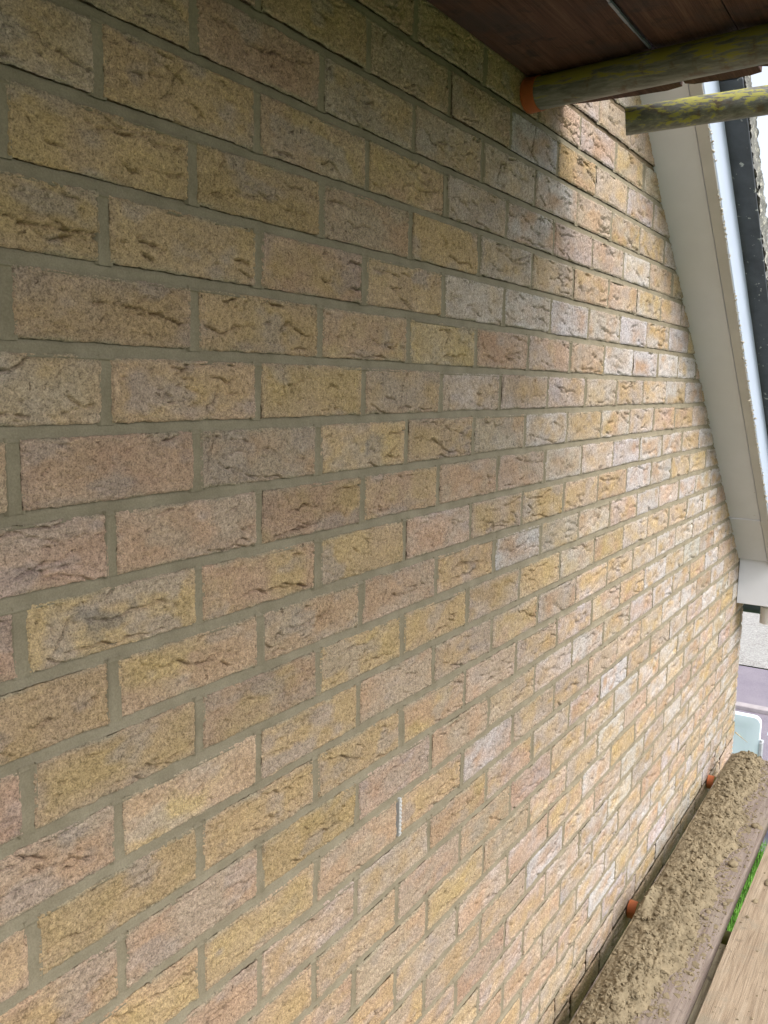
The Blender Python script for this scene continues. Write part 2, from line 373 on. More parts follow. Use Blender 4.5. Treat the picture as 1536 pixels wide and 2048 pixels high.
def brick_geo(x0, x1, z0, z1, cell, seed, tone, proud=0.0):
    rg = np.random.default_rng(seed)
    w, h = x1 - x0, z1 - z0; cx, cz = (x0 + x1) / 2, (z0 + z1) / 2
    nu, nv = max(6, int(w / cell) + 1), max(5, int(h / cell) + 1)
    # grid lines crowd towards the arrises
    def line(n):
        t = np.linspace(-1, 1, n); return t + .10 * np.sin(np.pi * t) * (1 if cell < .005 else 1.4) / 1
    U, Vv = np.meshgrid(line(nu) * .5 * w, line(nv) * .5 * h, indexing='ij')
    o1, o2 = rg.uniform(0, 900, 2)
    def edge(c, k): return .0011 * fbm(c * 60 + o1, c * 0 + k * 7.7, seed + k, 4) + .0005 * vn(c * 350 + o2, c * 0 + k, seed + 9)
    du = np.where(U < 0, -edge(Vv, 1), edge(Vv, 2)) * (2 * np.abs(U) / w) ** 3
    dv = np.where(Vv < 0, -edge(U, 3), edge(U, 4)) * (2 * np.abs(Vv) / h) ** 3
    X = U + du; Z = Vv + dv
    # rounded, knocked corners and arrises
    ex = w / 2 - np.abs(U); ez = h / 2 - np.abs(Vv)
    Rr = .0034 + .0022 * fbm(U * 45 + o2, Vv * 45 + o1, seed + 20, 3)
    def rnd(e): q = np.clip(1 - e / Rr, 0, 1); return -Rr * (1 - np.sqrt(np.maximum(0, 1 - q * q)))
    H = np.minimum(rnd(ex), rnd(ez)) * .8
    sc = min(1.0, .0018 / cell + .45)
    H = H + .0011 * fbm(U * 22 + o1, Vv * 30 + o2, seed + 30, 3) + .00065 * fbm(U * 110 + o1, Vv * 150 + o2, seed + 31, 3) * sc
    H = H + rg.normal(0, .00016, U.shape)
    q1 = vn(U * 75 + o1, Vv * 190 + o2 + U * 30, seed + 33); q2 = vn(U * 150 + o2, Vv * 330 + o1, seed + 34)
    mk0 = np.clip(.55 + 1.3 * fbm(U * 20 + o2, Vv * 35, seed + 35, 3), 0, 1)
    H = H - .0021 * mk0 * np.clip(1 - np.abs(q1) * 5.5, 0, 1) ** 1.5 - .0012 * np.clip(1 - np.abs(q2) * 3.5, 0, 1) * sc + .0008 * fbm(U * 260 + o1, Vv * 300 + o2, seed + 36, 2) * sc
    # creases: wandering folds and tears, mostly along the length
    ncr = int(rg.integers(6, 19)) if cell <= .002 else int(rg.integers(6, 16)); cm = np.zeros_like(H)
    for k in range(ncr):
        L = rg.choice([rg.uniform(.005, .015), rg.uniform(.02, .05), rg.uniform(.05, .16)], p=[.52, .27, .21])
        wdt = max(rg.uniform(.0006, .0011), .60 * cell); dep = rg.uniform(.0065, .0120) * (1.0 if L > .025 else .65)
        ang = rg.normal(-.03, .11) if rg.random() < .92 else rg.normal(1.2, .3); p = np.array([rg.uniform(-w / 2, max(-w / 2 + .001, w / 2 - L * .6)), rg.uniform(-h / 2 + .004, h / 2 - .004)])
        pts = [tuple(p)]; st = .0042; aa = ang
        for _ in range(max(3, int(L / st))):
            aa = ang + .50 * (aa - ang) + rg.normal(0, .26)
            p = p + st * np.array([math.cos(aa), math.sin(aa)]); pts.append(tuple(p))
        x_0, x_1 = min(q[0] for q in pts) - .012, max(q[0] for q in pts) + .012
        mk = (U > x_0) & (U < x_1) & (Vv > min(q[1] for q in pts) - .012) & (Vv < max(q[1] for q in pts) + .012)
        if not mk.any(): continue
        d, t, sg = poly_dist(U[mk], Vv[mk], pts); d = np.maximum(0, d + .0006 * vn(U[mk] * 500, Vv[mk] * 500, seed + k))
        tp = np.clip(np.sin(np.pi * np.clip(t, .03, .97)), 0, 1) ** .7 * (.75 + .45 * vn(t * 9 + k, t * 0 + seed, 40))
        lip = np.exp(-d / .0050) * np.where(sg > 0, .0007, -.0005) * tp
        if L > .03 and cell <= .002: dep *= 1.35; tp = tp ** .7 * np.clip(.75 + .7 * vn(t * L * 160 + k, t * 0 + seed, 44), 0, 1.2)
        H[mk] += lip - dep * tp * np.exp(-(d / wdt) ** 3.6)
        cm[mk] = np.maximum(cm[mk], tp * np.exp(-(d / .003) ** 2))
    for k in range(int(rg.integers(4, 14))):   # small pits
        px, pz = rg.uniform(-w / 2, w / 2), rg.uniform(-h / 2, h / 2); rr = max(rg.uniform(.0008, .0020), .55 * cell)
        H -= .0035 * np.exp(-(((U - px) / rr) ** 2 + ((Vv - pz) / rr) ** 2))
    tx, tz, off = rg.normal(0, .003), rg.normal(0, .006), rg.normal(0, .0005)
    Y = -(H + tx * U + tz * Vv + off) - proud
    # clay colour
    T = fbm(U * 13 + o1, Vv * 22 + o2, seed + 50, 4); T2 = fbm(U * 17 + o2, Vv * 30 + o1, seed + 60, 4); T3 = fbm(U * 40 + o2, Vv * 60 + o1, seed + 65, 3)
    brd = np.exp(-np.minimum(ex * .8, ez) / .009)
    sp = {'Y': (YEL, BUF), 'B': (BUF, GRY), 'G': (GRY, BUF), 'P': (PNK, GRY), 'R': (RED * .45 + PNK * .55, PNK), 'O': (ORG, PNK), 'YP': (YEL, PNK), 'YD': (YEL, BUF), 'W': (GRY * .7 + WHT * .3, PNK)}[tone]
    a, b = sp
    f = np.clip(.5 + 2.0 * T, 0, 1)[..., None]
    C = a * f + b * (1 - f); C = C * .85 + np.array([.398, .290, .172]) * .15
    gp = np.clip(2.2 * fbm(U * 16 + o1 + 50, Vv * 30 + o2, seed + 55, 3) - .35, 0, .6)[..., None]; C = C * (1 - gp) + np.array([.33, .275, .235]) * gp
    pk = np.clip(brd * rg.uniform(.1, .8) + .35 * T2, 0, .7)[..., None]
    C = C * (1 - pk) + (PNK * .92 + .04) * pk
    if (tone in 'YD' and rg.random() < .35) or tone == 'YD':
        px = rg.uniform(-.3, .35) * w
        g = np.clip(1.5 * np.exp(-(((U - px) / .035) ** 2 + (Vv / .022) ** 2)) + 1.6 * T3 - .75, 0, .75)[..., None] * (.8 if tone == 'YD' else .3)
        C = C * (1 - g) + DRK * g
    eff = {'W': .38, 'G': .22}.get(tone, .04) + (.46 * np.clip((cx - .6) / 1.6, 0, 1)) * rg.uniform(.2, 1.6)
    ef = np.clip(eff * (.55 + 1.3 * T2 + .9 * brd * rg.uniform(0, 1.2)), 0, .80)[..., None]
    C = C * (1 - ef) + WHT * ef
    C = C * (1 + rg.normal(0, .05)) * (1 + .13 * T3[..., None]) * np.array([1, 1 + rg.normal(0, .012), 1 + rg.normal(0, .03)])
    # mortar dust dragged over the arrises
    ms = np.clip((np.exp(-ez / .0030) * .8) * (.5 + 1.3 * vn(U * 40 + o2, Vv * 90, seed + 70)), 0, .75)[..., None]
    C = C * (1 - ms) + np.array([.30, .27, .19]) * ms
    Vt = np.stack([cx + X, Y, cz + Z], -1).reshape(-1, 3); Ct = np.clip(C, .02, .85).reshape(-1, 3)
    F = grid_faces(nu, nv)
    ring = np.concatenate([np.arange(nu) * nv, (nu - 1) * nv + np.arange(1, nv), np.arange(nu - 2, -1, -1) * nv + nv - 1, np.arange(nv - 2, 0, -1)])
    nr = len(ring); base = nu * nv
    bk = Vt[ring].copy(); bk[:, 1] = .040; Vt = np.concatenate([Vt, bk]); Ct = np.concatenate([Ct, Ct[ring] * .95])
    j = np.arange(nr); j2 = (j + 1) % nr
    F = np.concatenate([F, np.stack([ring[j], base + j, base + j2, ring[j2]], -1)])
    return Vt, F, Ct

bricks = []
for r in range(-22, 13):
    i = -4 if r % 2 == 0 else -5
    i = (-5 if r % 2 == 0 else -4)
    while True:
        xa = perp_x(i, r) + .0060; xb = perp_x(i + 2, r) - .0060
        if xa > XC - .03: break
        xb = min(xb, XC)
        if XC - xb < .04: xb = XC
        if roof_n(xa, r * PZ - .0325) < 0.0:
            bricks.append((r, i, xa, xb))
        i += 2
def vis_area(b):
    r, i, xa, xb = b
    X = np.array([xa, xb, xb, xa]); Z = r * PZ + np.array([-.032, -.032, .032, .032])
    if project(X, X * 0, Z)[2].min() < .1: return 0
    u, v, d = project(X, X * 0, Z)
    cu, cv = np.clip(u, 0, 1536), np.clip(v, 0, 2048)
    if u.max() < 0 or u.min() > 1536 or v.max() < 0 or v.min() > 2048: return 0
    if roof_n(xa, r * PZ - .03) > -.012: return 0
    if r >= 8 and xb < 1.2: return 0
    if r <= -22: return 0
    return .5 * abs(np.dot(cu, np.roll(cv, 1)) - np.dot(cv, np.roll(cu, 1)))
ar = [(vis_area(b), b) for b in bricks]
ar.sort(key=lambda t: -t[0])
if 0: print('bricks', len(ar), 'seen', sum(a > 0 for a, b in ar), 'area 300th', ar[299][0])
rest = [[], [], []]; nrest = 0
for rank, (area, (r, i, xa, xb)) in enumerate(ar):
    zb0 = float(bed_z(r, (xa + xb) / 2)); zb1 = float(bed_z(r + 1, (xa + xb) / 2))
    t = (r, i); seed = (r + 60) * 131 + (i + 20) * 7
    rr = np.random.default_rng(seed)
    tone = TONE.get(t) or rr.choice(['Y', 'YP', 'B', 'P', 'G', 'O', 'W', 'R'], p=[.28, .24, .13, .15, .09, .04, .05, .02] if r > -9 else [.20, .24, .14, .20, .10, .08, .04, 0])
    dx = math.hypot((xa + xb) / 2 - CAM[0], .68)
    unp = r <= -20 or (r >= 8 and xa > .9)
    if area <= 0: cell = .04
    elif area > 9000: cell = .00145
    elif area > 4200: cell = .0020
    elif area > 2000: cell = .0030
    else: cell = .0042
    jh = .0058 if r > -20 else .0038
    V, F, C = brick_geo(xa, xb, zb0 + jh, zb1 - (.0058 if r > -21 else .005), cell, seed, tone, proud=.0012 if r <= -20 else 0)
    if r <= -21: C = C * .6 + PNK * .50  # lighter, pinker colour put in to offset the deep shade of the slot
    if area > 0 and rank < 300:
        mesh_np('brick', V, F, MAT_BRICK, wall, ((xa + xb) / 2, 0, r * PZ), C, smooth=True)
    else:
        rest[0].append(V); rest[1].append(F + nrest); rest[2].append(C); nrest += len(V)
ob = mesh_np('brick_courses', np.concatenate(rest[0]), np.concatenate(rest[1]), MAT_BRICK, wall, (1.6, 0, 0), np.concatenate(rest[2]), smooth=True)
tag(ob, kind='stuff')

# pointed mortar: every bed joint and perpend a tooled, slightly hollow strip
Vm, Fm, nm = [], [], 0; Vr, Fr, nr_ = [], [], 0
prof = np.array([-1.06, -.92, -.72, -.45, -.15, .15, .45, .72, .92, 1.06])
k_ = 0
def strip(along, c_of, half, vert, raked, seed, a0, a1, step):
    global nm, nr_
    nn = max(4, int((a1 - a0) / step) + 1); A = np.linspace(a0, a1, nn)
    Ag, Pg = np.meshgrid(A, prof, indexing='ij')
    cen = c_of(Ag)
    hw = half
    dep = (.0010 + .0030 * (1 - Pg ** 2)) if not vert else (.0010 + .0024 * (1 - Pg ** 2))
    if not vert: q_ = np.clip((Pg - .25) / .5, 0, 1); dep = dep + .0052 * q_ * q_ * (3 - 2 * q_)          # struck a little deeper under the upper brick
    dep = dep + .0007 * fbm(Ag * 14, Pg * .8 + seed, 90, 3) + .00035 * fbm(Ag * 70, Pg * 2 + seed, 95, 3)
    smear = np.clip(vn(Ag * 11 + seed * 3, np.sign(Pg) * 5 + seed, 99) - .15, 0, 1) * np.abs(Pg) ** 2 * .0034
    dep = dep - smear
    dep = np.where(np.abs(Pg) > 1, .008, dep)
    if raked: dep = dep * 0 + ((.010 if vert else .0055) if k_ < 0 else .0062) + .002 * fbm(Ag * 30, Pg * 2 + seed, 91, 3)
    wv = cen + Pg * hw
    V = np.stack([Ag, dep, wv], -1) if not vert else np.stack([wv, dep, Ag], -1)
    V = V.reshape(-1, 3); F = grid_faces(nn, len(prof))
    if raked: Vr.append(V); Fr.append(F + nr_); nr_ += len(V)
    else: Vm.append(V); Fm.append(F + nm); nm += len(V)
VENT = (6, -9)
for k in range(-22, 14):
    raked = k <= -20; k_ = k
    x_end = min(XC - .001, RA[0] + (RA[1] - PZ * (k - .5) + .16) / math.tan(math.radians(38.88)))
    if k >= 8:
        if x_end > 1.12:
            strip('x', lambda a, k=k: bed_z(k, a), .0100, False, False, k, -.6, 1.12, .006)
            strip('x', lambda a, k=k: bed_z(k, a), .0100, False, True, k, 1.12, x_end, .006)
        else: strip('x', lambda a, k=k: bed_z(k, a), .0100, False, False, k, -.6, x_end, .012)
    else:
        strip('x', lambda a, k=k: bed_z(k, a), .0100, False, raked, k, -.6, x_end, .005)
for (r, i, xa, xb) in bricks:
    k_ = r
    if xb >= XC - .001 or (i + 2, r) == VENT: continue
    xp = (perp_x(i + 2, r)); z0 = float(bed_z(r, xp)); z1 = float(bed_z(r + 1, xp))
    strip('z', lambda a, xp=xp: xp + a * 0, .0098, True, r <= -20, r * 50 + i, z0 + .004, z1 - .004, .006)
o = mesh_np('mortar_joint', np.concatenate(Vm), np.concatenate(Fm)[:, ::-1], MAT_MORTAR, wall, (1.6, 0, 0), smooth=True); tag(o, kind='stuff')
o = mesh_np('raked_mortar', np.concatenate(Vr), np.concatenate(Fr)[:, ::-1], MAT_RAKED, wall, (1.6, 0, 0), smooth=True); tag(o, kind='stuff')
# masonry behind the face: gable-shaped body down to the ground
prof_ = [(-1.2, GZ - .1), (XC - .004, GZ - .1), (XC - .004, roof_z(XC) + .05), (-.4, roof_z(-.4) + .05), (-1.2, roof_z(-.4) + .05)]
bd = MB(); n_ = len(prof_)
bd.add([(x, .022, z) for x, z in prof_] + [(x, .26, z) for x, z in prof_], [tuple(range(n_)), tuple(range(2 * n_ - 1, n_ - 1, -1))] + [(j, (j + 1) % n_, n_ + (j + 1) % n_, n_ + j) for j in range(n_)])
bd.build('inner_masonry', MAT_RAKED, wall, (1.6, .1, -1))

# weep vent let into a perpend
vx = perp_x(*VENT); vz = VENT[1] * PZ
white = m_plain('white_plastic', (.50, .50, .49), .45, .4, .05, 30)
vb = MB().box(vx - .0012, vx + .0052, -.0015, .03, vz - .031, vz + .033, bev=.0006)
ventp = vb.build('weep_vent', white, wall, (vx, 0, vz))
ventp['label'] = 'white plastic weep vent with small louvres'
for k in range(9):
    zc = vz - .0265 + k * .0067

    f = MB(); f.box(vx - .0004, vx + .0044, -.0030, -.0005, zc - .0011, zc + .0018, bev=.0004)
    o = f.build('louvre', white, ventp, (vx, 0, zc)); o.location = (o.location[0], o.location[1], o.location[2])
    o.location = Vector((vx, 0, zc)) - Vector((vx, 0, vz))

# ------------------------------------------------------------------ gable roof verge and boxed eaves
roof = empty('gable_roof', (2.4, 0, 0))
tag(roof, 'sloping roof verge with beige soffit, white bargeboard and dark lichened tile edges', 'roof verge')
def RT(s, y, n):   # s along the slope from RA, n out of the soffit plane
    return (RA[0] + s * RD[0] + n * RN[0], y, RA[1] + s * RD[1] + n * RN[1])
def T3(p): return RT(p[0], p[1], p[2])
S_BOX = 2.205
soff = m_plain('soffit_board', (.68, .70, .77), .55, .35, .05, 5, speck=((.30, .26, .20), 60, .74))
bargeM = m_plain('bargeboard_white', (.47, .54, .66), .45, .4, .05, 6, speck=((.42, .40, .34), 45, .72))  # blue of the reflected sky is put into the white board's colour
bargeU = m_plain('bargeboard_underside', (.55, .54, .54), .6, .3, .08, 9, .0006)
darkT = m_plain('undercloak_dark', (.075, .085, .10), .55, .4, .35, 14, .001, ((.50, .52, .48), 48, .64))
tileM = m_plain('tile_lichen', (.20, .20, .185), .95, .2, .45, 40, .003, ((.46, .45, .38), 70, .56))
stoneT = m_plain('undercloak_stone', (.20, .185, .165), .9, .2, .3, 25, .001, ((.4, .39, .35), 80, .6))
s_seam = 1.905
for a, b_ in ((-2.4, s_seam - .004), (s_seam + .004, S_BOX)):
    MB().box(a, b_, -.1115, .02, 0, .009, T3).build('soffit_board', soff, roof, RT((a + b_) / 2, -.05, 0))
MB().box(s_seam - .022, s_seam + .012, -.1118, -.0005, -.004, -.0002, T3, bev=.001).build('cover_strip', soff, roof, RT(s_seam, -.05, 0))
MB().box(-2.4, S_BOX + .30, -.1465, -.1122, -.001, .128, T3, bev=.002).build('bargeboard', bargeM, roof, RT(0, -.13, .06))
MB().box(-2.4, S_BOX + .30, -.1440, -.1145, -.0045, -.0013, T3, bev=.001).build('bargeboard_edge', bargeU, roof, RT(0, -.13, 0))
MB().box(s_seam - .020, s_seam + .014, -.1485, -.112, -.0065, .05, T3, bev=.001).build('cover_strip', bargeU, roof, RT(s_seam, -.13, 0))
# mortar crumbs clinging along the bargeboard edge
rg = np.random.default_rng(11)
def blobs(P, Rr, seed, sq=(1, 1, 1), sub=1):
    """joined lumps: deformed icosahedra"""
    ph = (1 + 5 ** .5) / 2
    I = np.array([(-1, ph, 0), (1, ph, 0), (-1, -ph, 0), (1, -ph, 0), (0, -1, ph), (0, 1, ph), (0, -1, -ph), (0, 1, -ph), (ph, 0, -1), (ph, 0, 1), (-ph, 0, -1), (-ph, 0, 1)]) / math.hypot(1, ph)
    F = np.array([(0, 11, 5), (0, 5, 1), (0, 1, 7), (0, 7, 10), (0, 10, 11), (1, 5, 9), (5, 11, 4), (11, 10, 2), (10, 7, 6), (7, 1, 8), (3, 9, 4), (3, 4, 2), (3, 2, 6), (3, 6, 8), (3, 8, 9), (4, 9, 5), (2, 4, 11), (6, 2, 10), (8, 6, 7), (9, 8, 1)])
    rg = np.random.default_rng(seed); n = len(P)
    k = rg.uniform(.6, 1.35, (n, 12, 1)); A = rg.normal(size=(n, 3, 3)); Q = np.linalg.qr(A)[0]
    st = rg.uniform(.65, 1.3, (n, 1, 3))
    V = np.einsum('nij,nvj->nvi', Q, I[None] * k * st) * np.asarray(Rr)[:, None, None] * np.asarray(sq)
    V = V + P[:, None, :]
    return V.reshape(-1, 3), (F[None] + 12 * np.arange(n)[:, None, None]).reshape(-1, 3)
n = 1100; s_ = rg.uniform(-.3, 2.2, n)
keep = fbm(s_ * 5, s_ * 0, 5, 3) > -.35; s_ = s_[keep]; n = len(s_)
yy = -.1445 + rg.normal(0, .0022, n); P = np.array([RT(a, b_, -.0035 + c_) for a, b_, c_ in zip(s_, yy, rg.normal(0, .0012, n))])
V, F = blobs(P, rg.gamma(1.6, .0009, n).clip(.0006, .0038), 4)
o = mesh_np('mortar_crumbs', V, F, m_plain('crumb_old', (.46, .43, .36), .95, .15, .3, 60), roof, RT(1, -.14, 0)); tag(o, kind='stuff')
# undercloak, tiles
s0 = -2.4; L = .30
und = []
for k, (a, b_) in enumerate(((-2.4, -1.12), (-1.117, .080), (.084, 1.45), (1.453, S_BOX + .36))):
    if a > S_BOX + .3: break
    MB().box(a, b_, -.200, -.02, .1285, .1375, T3, bev=.0015).build('undercloak_board', darkT if k > 1 else stoneT, roof, RT((a + b_) / 2, -.1, .13))
def tile(a, b_, sd):
    nu = 60; nv = 7; rgt = np.random.default_rng(sd)
    U = np.linspace(a, b_, nu); N = np.linspace(.138, .198, nv)
    Ug, Ng = np.meshgrid(U, N, indexing='ij')
    Yf = -.203 - .006 * fbm(Ug * 30, Ng * 60, sd, 4) - .004 * vn(Ug * 140, Ng * 200, sd + 1)
    Nn = Ng + .010 * fbm(Ug * 25, Ug * 0 + sd, sd + 3, 4) * (Ng - .138) / .074 + .012 * (1 - (Ug - a) / (b_ - a)) * (Ng - .138) / .074
    front = np.stack([RA[0] + Ug * RD[0] + Nn * RN[0], Yf, RA[1] + Ug * RD[1] + Nn * RN[1]], -1).reshape(-1, 3)
    F = grid_faces(nu, nv)
    top = front[np.arange(nu) * nv + nv - 1].copy(); top[:, 1] = .35
    bot = front[np.arange(nu) * nv].copy(); bot[:, 1] = -.02
    V = np.concatenate([front, top, bot]); n0 = nu * nv; j = np.arange(nu - 1)
    F = np.concatenate([F, np.stack([j * nv + nv - 1, (j + 1) * nv + nv - 1, n0 + j + 1, n0 + j], -1), np.stack([j * nv, n0 + nu + j, n0 + nu + j + 1, (j + 1) * nv], -1)])
    mesh_np('roof_tile', V, F, tileM, roof, RT((a + b_) / 2, -.1, .17), smooth=True)
for k in range(17):
    a = -2.4 + k * .315
    if a > S_BOX + .25: break
    tile(a, a + .312, 300 + k)
# boxed eaves: end panel facing up the slope side, fascia, base
BX0, BX1, BZ0, BZ1 = 3.470, 3.93, -.883, -.684
boxM = m_plain('eaves_box_white', (.74, .77, .82), .45, .4, .04, 5)
MB().box(BX0, BX0 + .012, -.200, -.001, BZ0, BZ1 + .012, bev=.0015).build('eaves_end_panel', boxM, roof, (BX0, -.1, BZ0))
MB().box(BX0 + .0125, XC + .001, -.1475, -.0015, BZ0 + .002, BZ0 + .012).build('eaves_base', boxM, roof, (3.6, -.1, BZ0))
MB().box(XC + .0015, BX1, -.1475, 2.5, BZ0 + .002, BZ0 + .012).build('eaves_soffit', boxM, roof, (3.8, .5, BZ0))
MB().box(BX0 + .0125, BX1 + .02, -.20, -.1480, BZ0 + .001, BZ1 - .10, bev=.002).build('eaves_side_panel', boxM, roof, (3.7, -.15, BZ0))
MB().box(BX1 + .0005, BX1 + .02, -.147, 2.5, BZ0 - .01, BZ1 - .12).build('fascia', boxM, roof, (3.94, .5, BZ0))
# front gutter and the stub of its outlet
gut = m_plain('gutter_grey', (.10, .12, .14), .4, .4, .08, 8)
gx_, gz_ = 4.01, -.990
nseg = 20; ring = [(gx_ + .052 * math.cos(t), gz_ + .052 * math.sin(t)) for t in [math.pi + math.pi * k / nseg for k in range(nseg + 1)]] + [(gx_ + .048 * math.cos(t), gz_ + .048 * math.sin(t)) for t in [2 * math.pi - math.pi * k / nseg for k in range(nseg + 1)]]
g = MB(); q = len(ring)
g.add([(x, -.12, z) for x, z in ring] + [(x, 2.5, z) for x, z in ring], [(j, (j + 1) % q, q + (j + 1) % q, q + j) for j in range(q)] + [tuple(range(q)), tuple(range(2 * q - 1, q - 1, -1))])
g.build('gutter', gut, roof, (gx_, .5, gz_), smooth=True)
outM = m_plain('outlet_beige', (.74, .72, .69), .5, .35, .08, 25)
OX, OY = 3.60, -.112
MB().tube((OX, OY, BZ0 - .003), (OX, OY, BZ0 - .028), .024, 28).build('outlet_neck', outM, roof, (OX, OY, BZ0), smooth=True)
MB().tube((OX, OY, BZ0 - .0285), (OX, OY, BZ0 - .100), .034, 36, r_in=.030).build('gutter_outlet', outM, roof, (OX, OY, BZ0), smooth=True)

# ------------------------------------------------------------------ scaffold tubes
cap = m_plain('orange_cap', (.42, .12, .04), .5, .4, .12, 40, .0005)
tm1 = m_tube('tube_paint_dull', (.36, .335, .07), .930, 3.1, (1.1, .16, 1.5))
tm2 = m_tube('tube_paint_bright', (.46, .44, .10), .965, 8.4, (1.2, .45, 1.6))
tm3 = m_tube('tube_bare', (.20, .18, .04), .86, 1.4, (1, .4, 1))
def scaffold_tube(a, b, r, mat, label, capped=True, grp='scaffold tubes'):
    t = empty('scaffold_tube', a); A, B = Vector(a), Vector(b); d = (B - A).normalized()
    MB().tube(A, B, r, 40, r - .004, rings=24).build('tube', mat, t, A, smooth=True)
    if capped:
        c = MB().tube(A - d * .004, A + d * .017, r + .0024, 36, r + .0005)
        c.tube(A - d * .0075, A - d * .0042, r + .0030, 36)
        c.build('end_cap', cap, t, A, smooth=True)
    return tag(t, label, 'scaffold tube', grp)
a = Vector((1.066, -.012, .5205)); b_ = Vector((1.004, -.406, .5195)); d = (b_ - a).normalized()
scaffold_tube(a, a + d * 1.5, .0272, tm1, 'dull yellow scaffold tube with orange end cap against the wall, under the dark upper boards')
a = Vector((1.257, -.121, .508)); d = (Vector((1.318, -.359, .529)) - a).normalized()
scaffold_tube(a, a + d * 1.3, .0252, tm2, 'open ended scaffold tube with flaking bright yellow paint, crossing in front of the soffit', capped=False)
scaffold_tube((2.060, -.012, -1.5475), (2.055, -1.35, -1.5425), .0242, tm3, 'grey scaffold tube under the lower boards, its orange cap nearest the picture bottom')
scaffold_tube((3.120, -.012, -1.5475), (3.125, -1.35, -1.5425), .0242, tm3, 'grey scaffold tube under the lower boards, its orange cap near the far wall corner')

# ------------------------------------------------------------------ scaffold boards
def board(x0, x1, y0, y1, z0, z1, mat, label, grp, seed, ragged=0.0):
    """timber plank with slightly wandering edges and a worn end"""
    nx = int((x1 - x0) / .016); ny = 9
    X = np.linspace(x0, x1, nx); t = np.linspace(0, 1, ny)
    Xg, Tg = np.meshgrid(X, t, indexing='ij')
    e0 = y0 + .0016 * fbm(X * 6, X * 0, seed, 4); e1 = y1 + .0016 * fbm(X * 6, X * 0 + 9, seed + 1, 4)
    Y = e0[:, None] * (1 - Tg) + e1[:, None] * Tg
    endw = np.clip((Xg - (x1 - .10)) / .10, 0, 1)
    Xg = Xg + endw * ragged * fbm(Tg * 9, Tg * 0, seed + 2, 4)
    cup = .0012 * (np.abs(2 * Tg - 1) ** 2) + .0006 * fbm(Xg * 5, Tg * 4, seed + 3, 3)
    dz = .0025 * (np.abs(2 * Tg - 1) > .99)
    top = np.stack([Xg, Y, z1 + cup - dz], -1).reshape(-1, 3); bot = np.stack([Xg, Y, z0 + cup * .5 + dz], -1).reshape(-1, 3)
    n0 = nx * ny; F = [grid_faces(nx, ny)[:, ::-1], grid_faces(nx, ny, n0)]
    i = np.arange(nx - 1)
    F.append(np.stack([i * ny, (i + 1) * ny, n0 + (i + 1) * ny, n0 + i * ny], -1))
    F.append(np.stack([(i + 1) * ny + ny - 1, i * ny + ny - 1, n0 + i * ny + ny - 1, n0 + (i + 1) * ny + ny - 1], -1))
    j = np.arange(ny - 1)
    F.append(np.stack([j + 1, j, n0 + j, n0 + j + 1], -1))
    e = (nx - 1) * ny
    F.append(np.stack([e + j, e + j + 1, n0 + e + j + 1, n0 + e + j], -1))
    o = mesh_np('scaffold_board', np.concatenate([top, bot]), np.concatenate(F), mat, None, ((x0 + x1) / 2, (y0 + y1) / 2, z0))
    return tag(o, label, 'scaffold board', grp)
UG, LG = 'dark boards of the upper deck', 'boards of the lower deck'
wu = m_wood('board_dark', (.062, .030, .025), (.105, .052, .041), (.16, .088, .066), (.06, .045, .05), 0, (.035, .026, .030))
f = MB(); nn = 30  # thin strip added in the board gap to stand for the daylight glint
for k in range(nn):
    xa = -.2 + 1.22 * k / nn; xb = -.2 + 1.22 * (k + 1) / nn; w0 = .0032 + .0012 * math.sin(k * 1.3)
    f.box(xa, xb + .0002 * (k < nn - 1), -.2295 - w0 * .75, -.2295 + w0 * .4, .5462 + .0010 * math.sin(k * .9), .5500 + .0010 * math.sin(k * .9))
tag(f.build('gap_glint_strip', m_plain('gap_glint', (.17, .21, .30), .35, .5, .25, 30), None, (.4, -.23, .55)), 'pale blue grey strip added as the daylight glint in the gap between the dark boards overhead', 'glint strip')
UZ = .5485
board(-5.0, 1.245, -.2265, -.0035, UZ, UZ + .038, wu, 'dark brown board of the upper deck, touching the wall', UG, 1, .006)
board(-5.0, 1.236, -.3620, -.2325, UZ + .0015, UZ + .038, wu, 'narrow dark brown board overhead, second out from the wall past the pale gap', UG, 2, .006)
board(-5.0, 1.205, -.5900, -.3640, UZ, UZ + .038, wu, 'dark brown board overhead, third out from the wall', UG, 3, .012)
board(-5.0, 1.20, -.818, -.5925, UZ, UZ + .038, wu, 'dark brown board overhead, fourth out from the wall, off the top of the picture', UG, 4, .012)
board(-5.0, 1.22, -1.046, -.8205, UZ, UZ + .038, wu, 'dark brown board overhead, outermost of the upper deck', UG, 5, .012)

w1 = m_wood('board_mauve', (.165, .125, .105), (.235, .19, .16), (.30, .25, .215), (.25, .21, .165), 2.0)
w2 = m_wood('board_tan', (.23, .170, .115), (.32, .25, .175), (.40, .325, .24), (.25, .22, .165), 9.0)
DZ = -1.480
board(-4.0, 3.305, -.2835, -.056, DZ - .038, DZ, w1, 'weathered mauve brown board beside the wall, heaped with dropped mortar', LG, 11, .004)
board(-4.0, 3.37, -.532, -.3075, DZ - .038, DZ, w2, 'pale tan board across the slot from the mortar covered one', LG, 12, .004)
board(-4.0, 3.35, -.760, -.5345, DZ - .038, DZ, w2, 'pale tan board third out from the wall, under the viewer', LG, 13, .004)
board(-4.0, 3.31, -.990, -.7635, DZ - .038, DZ, w2, 'pale tan board fourth out from the wall, outside the picture', LG, 14, .004)
# short lengths of timber packed under the slot
w3 = m_wood('batten_pale', (.30, .25, .15), (.42, .36, .23), (.52, .46, .32), None, 4.0, (.10, .075, .05))
f = MB(); f.box(.9, 1.99, -.318, -.272, DZ - .095, DZ - .0395, bev=.002)
tag(f.build('timber_batten', w3, None, (1.45, -.295, DZ - .08)), 'pale split timber batten seen in the slot between the lower boards', 'timber batten')

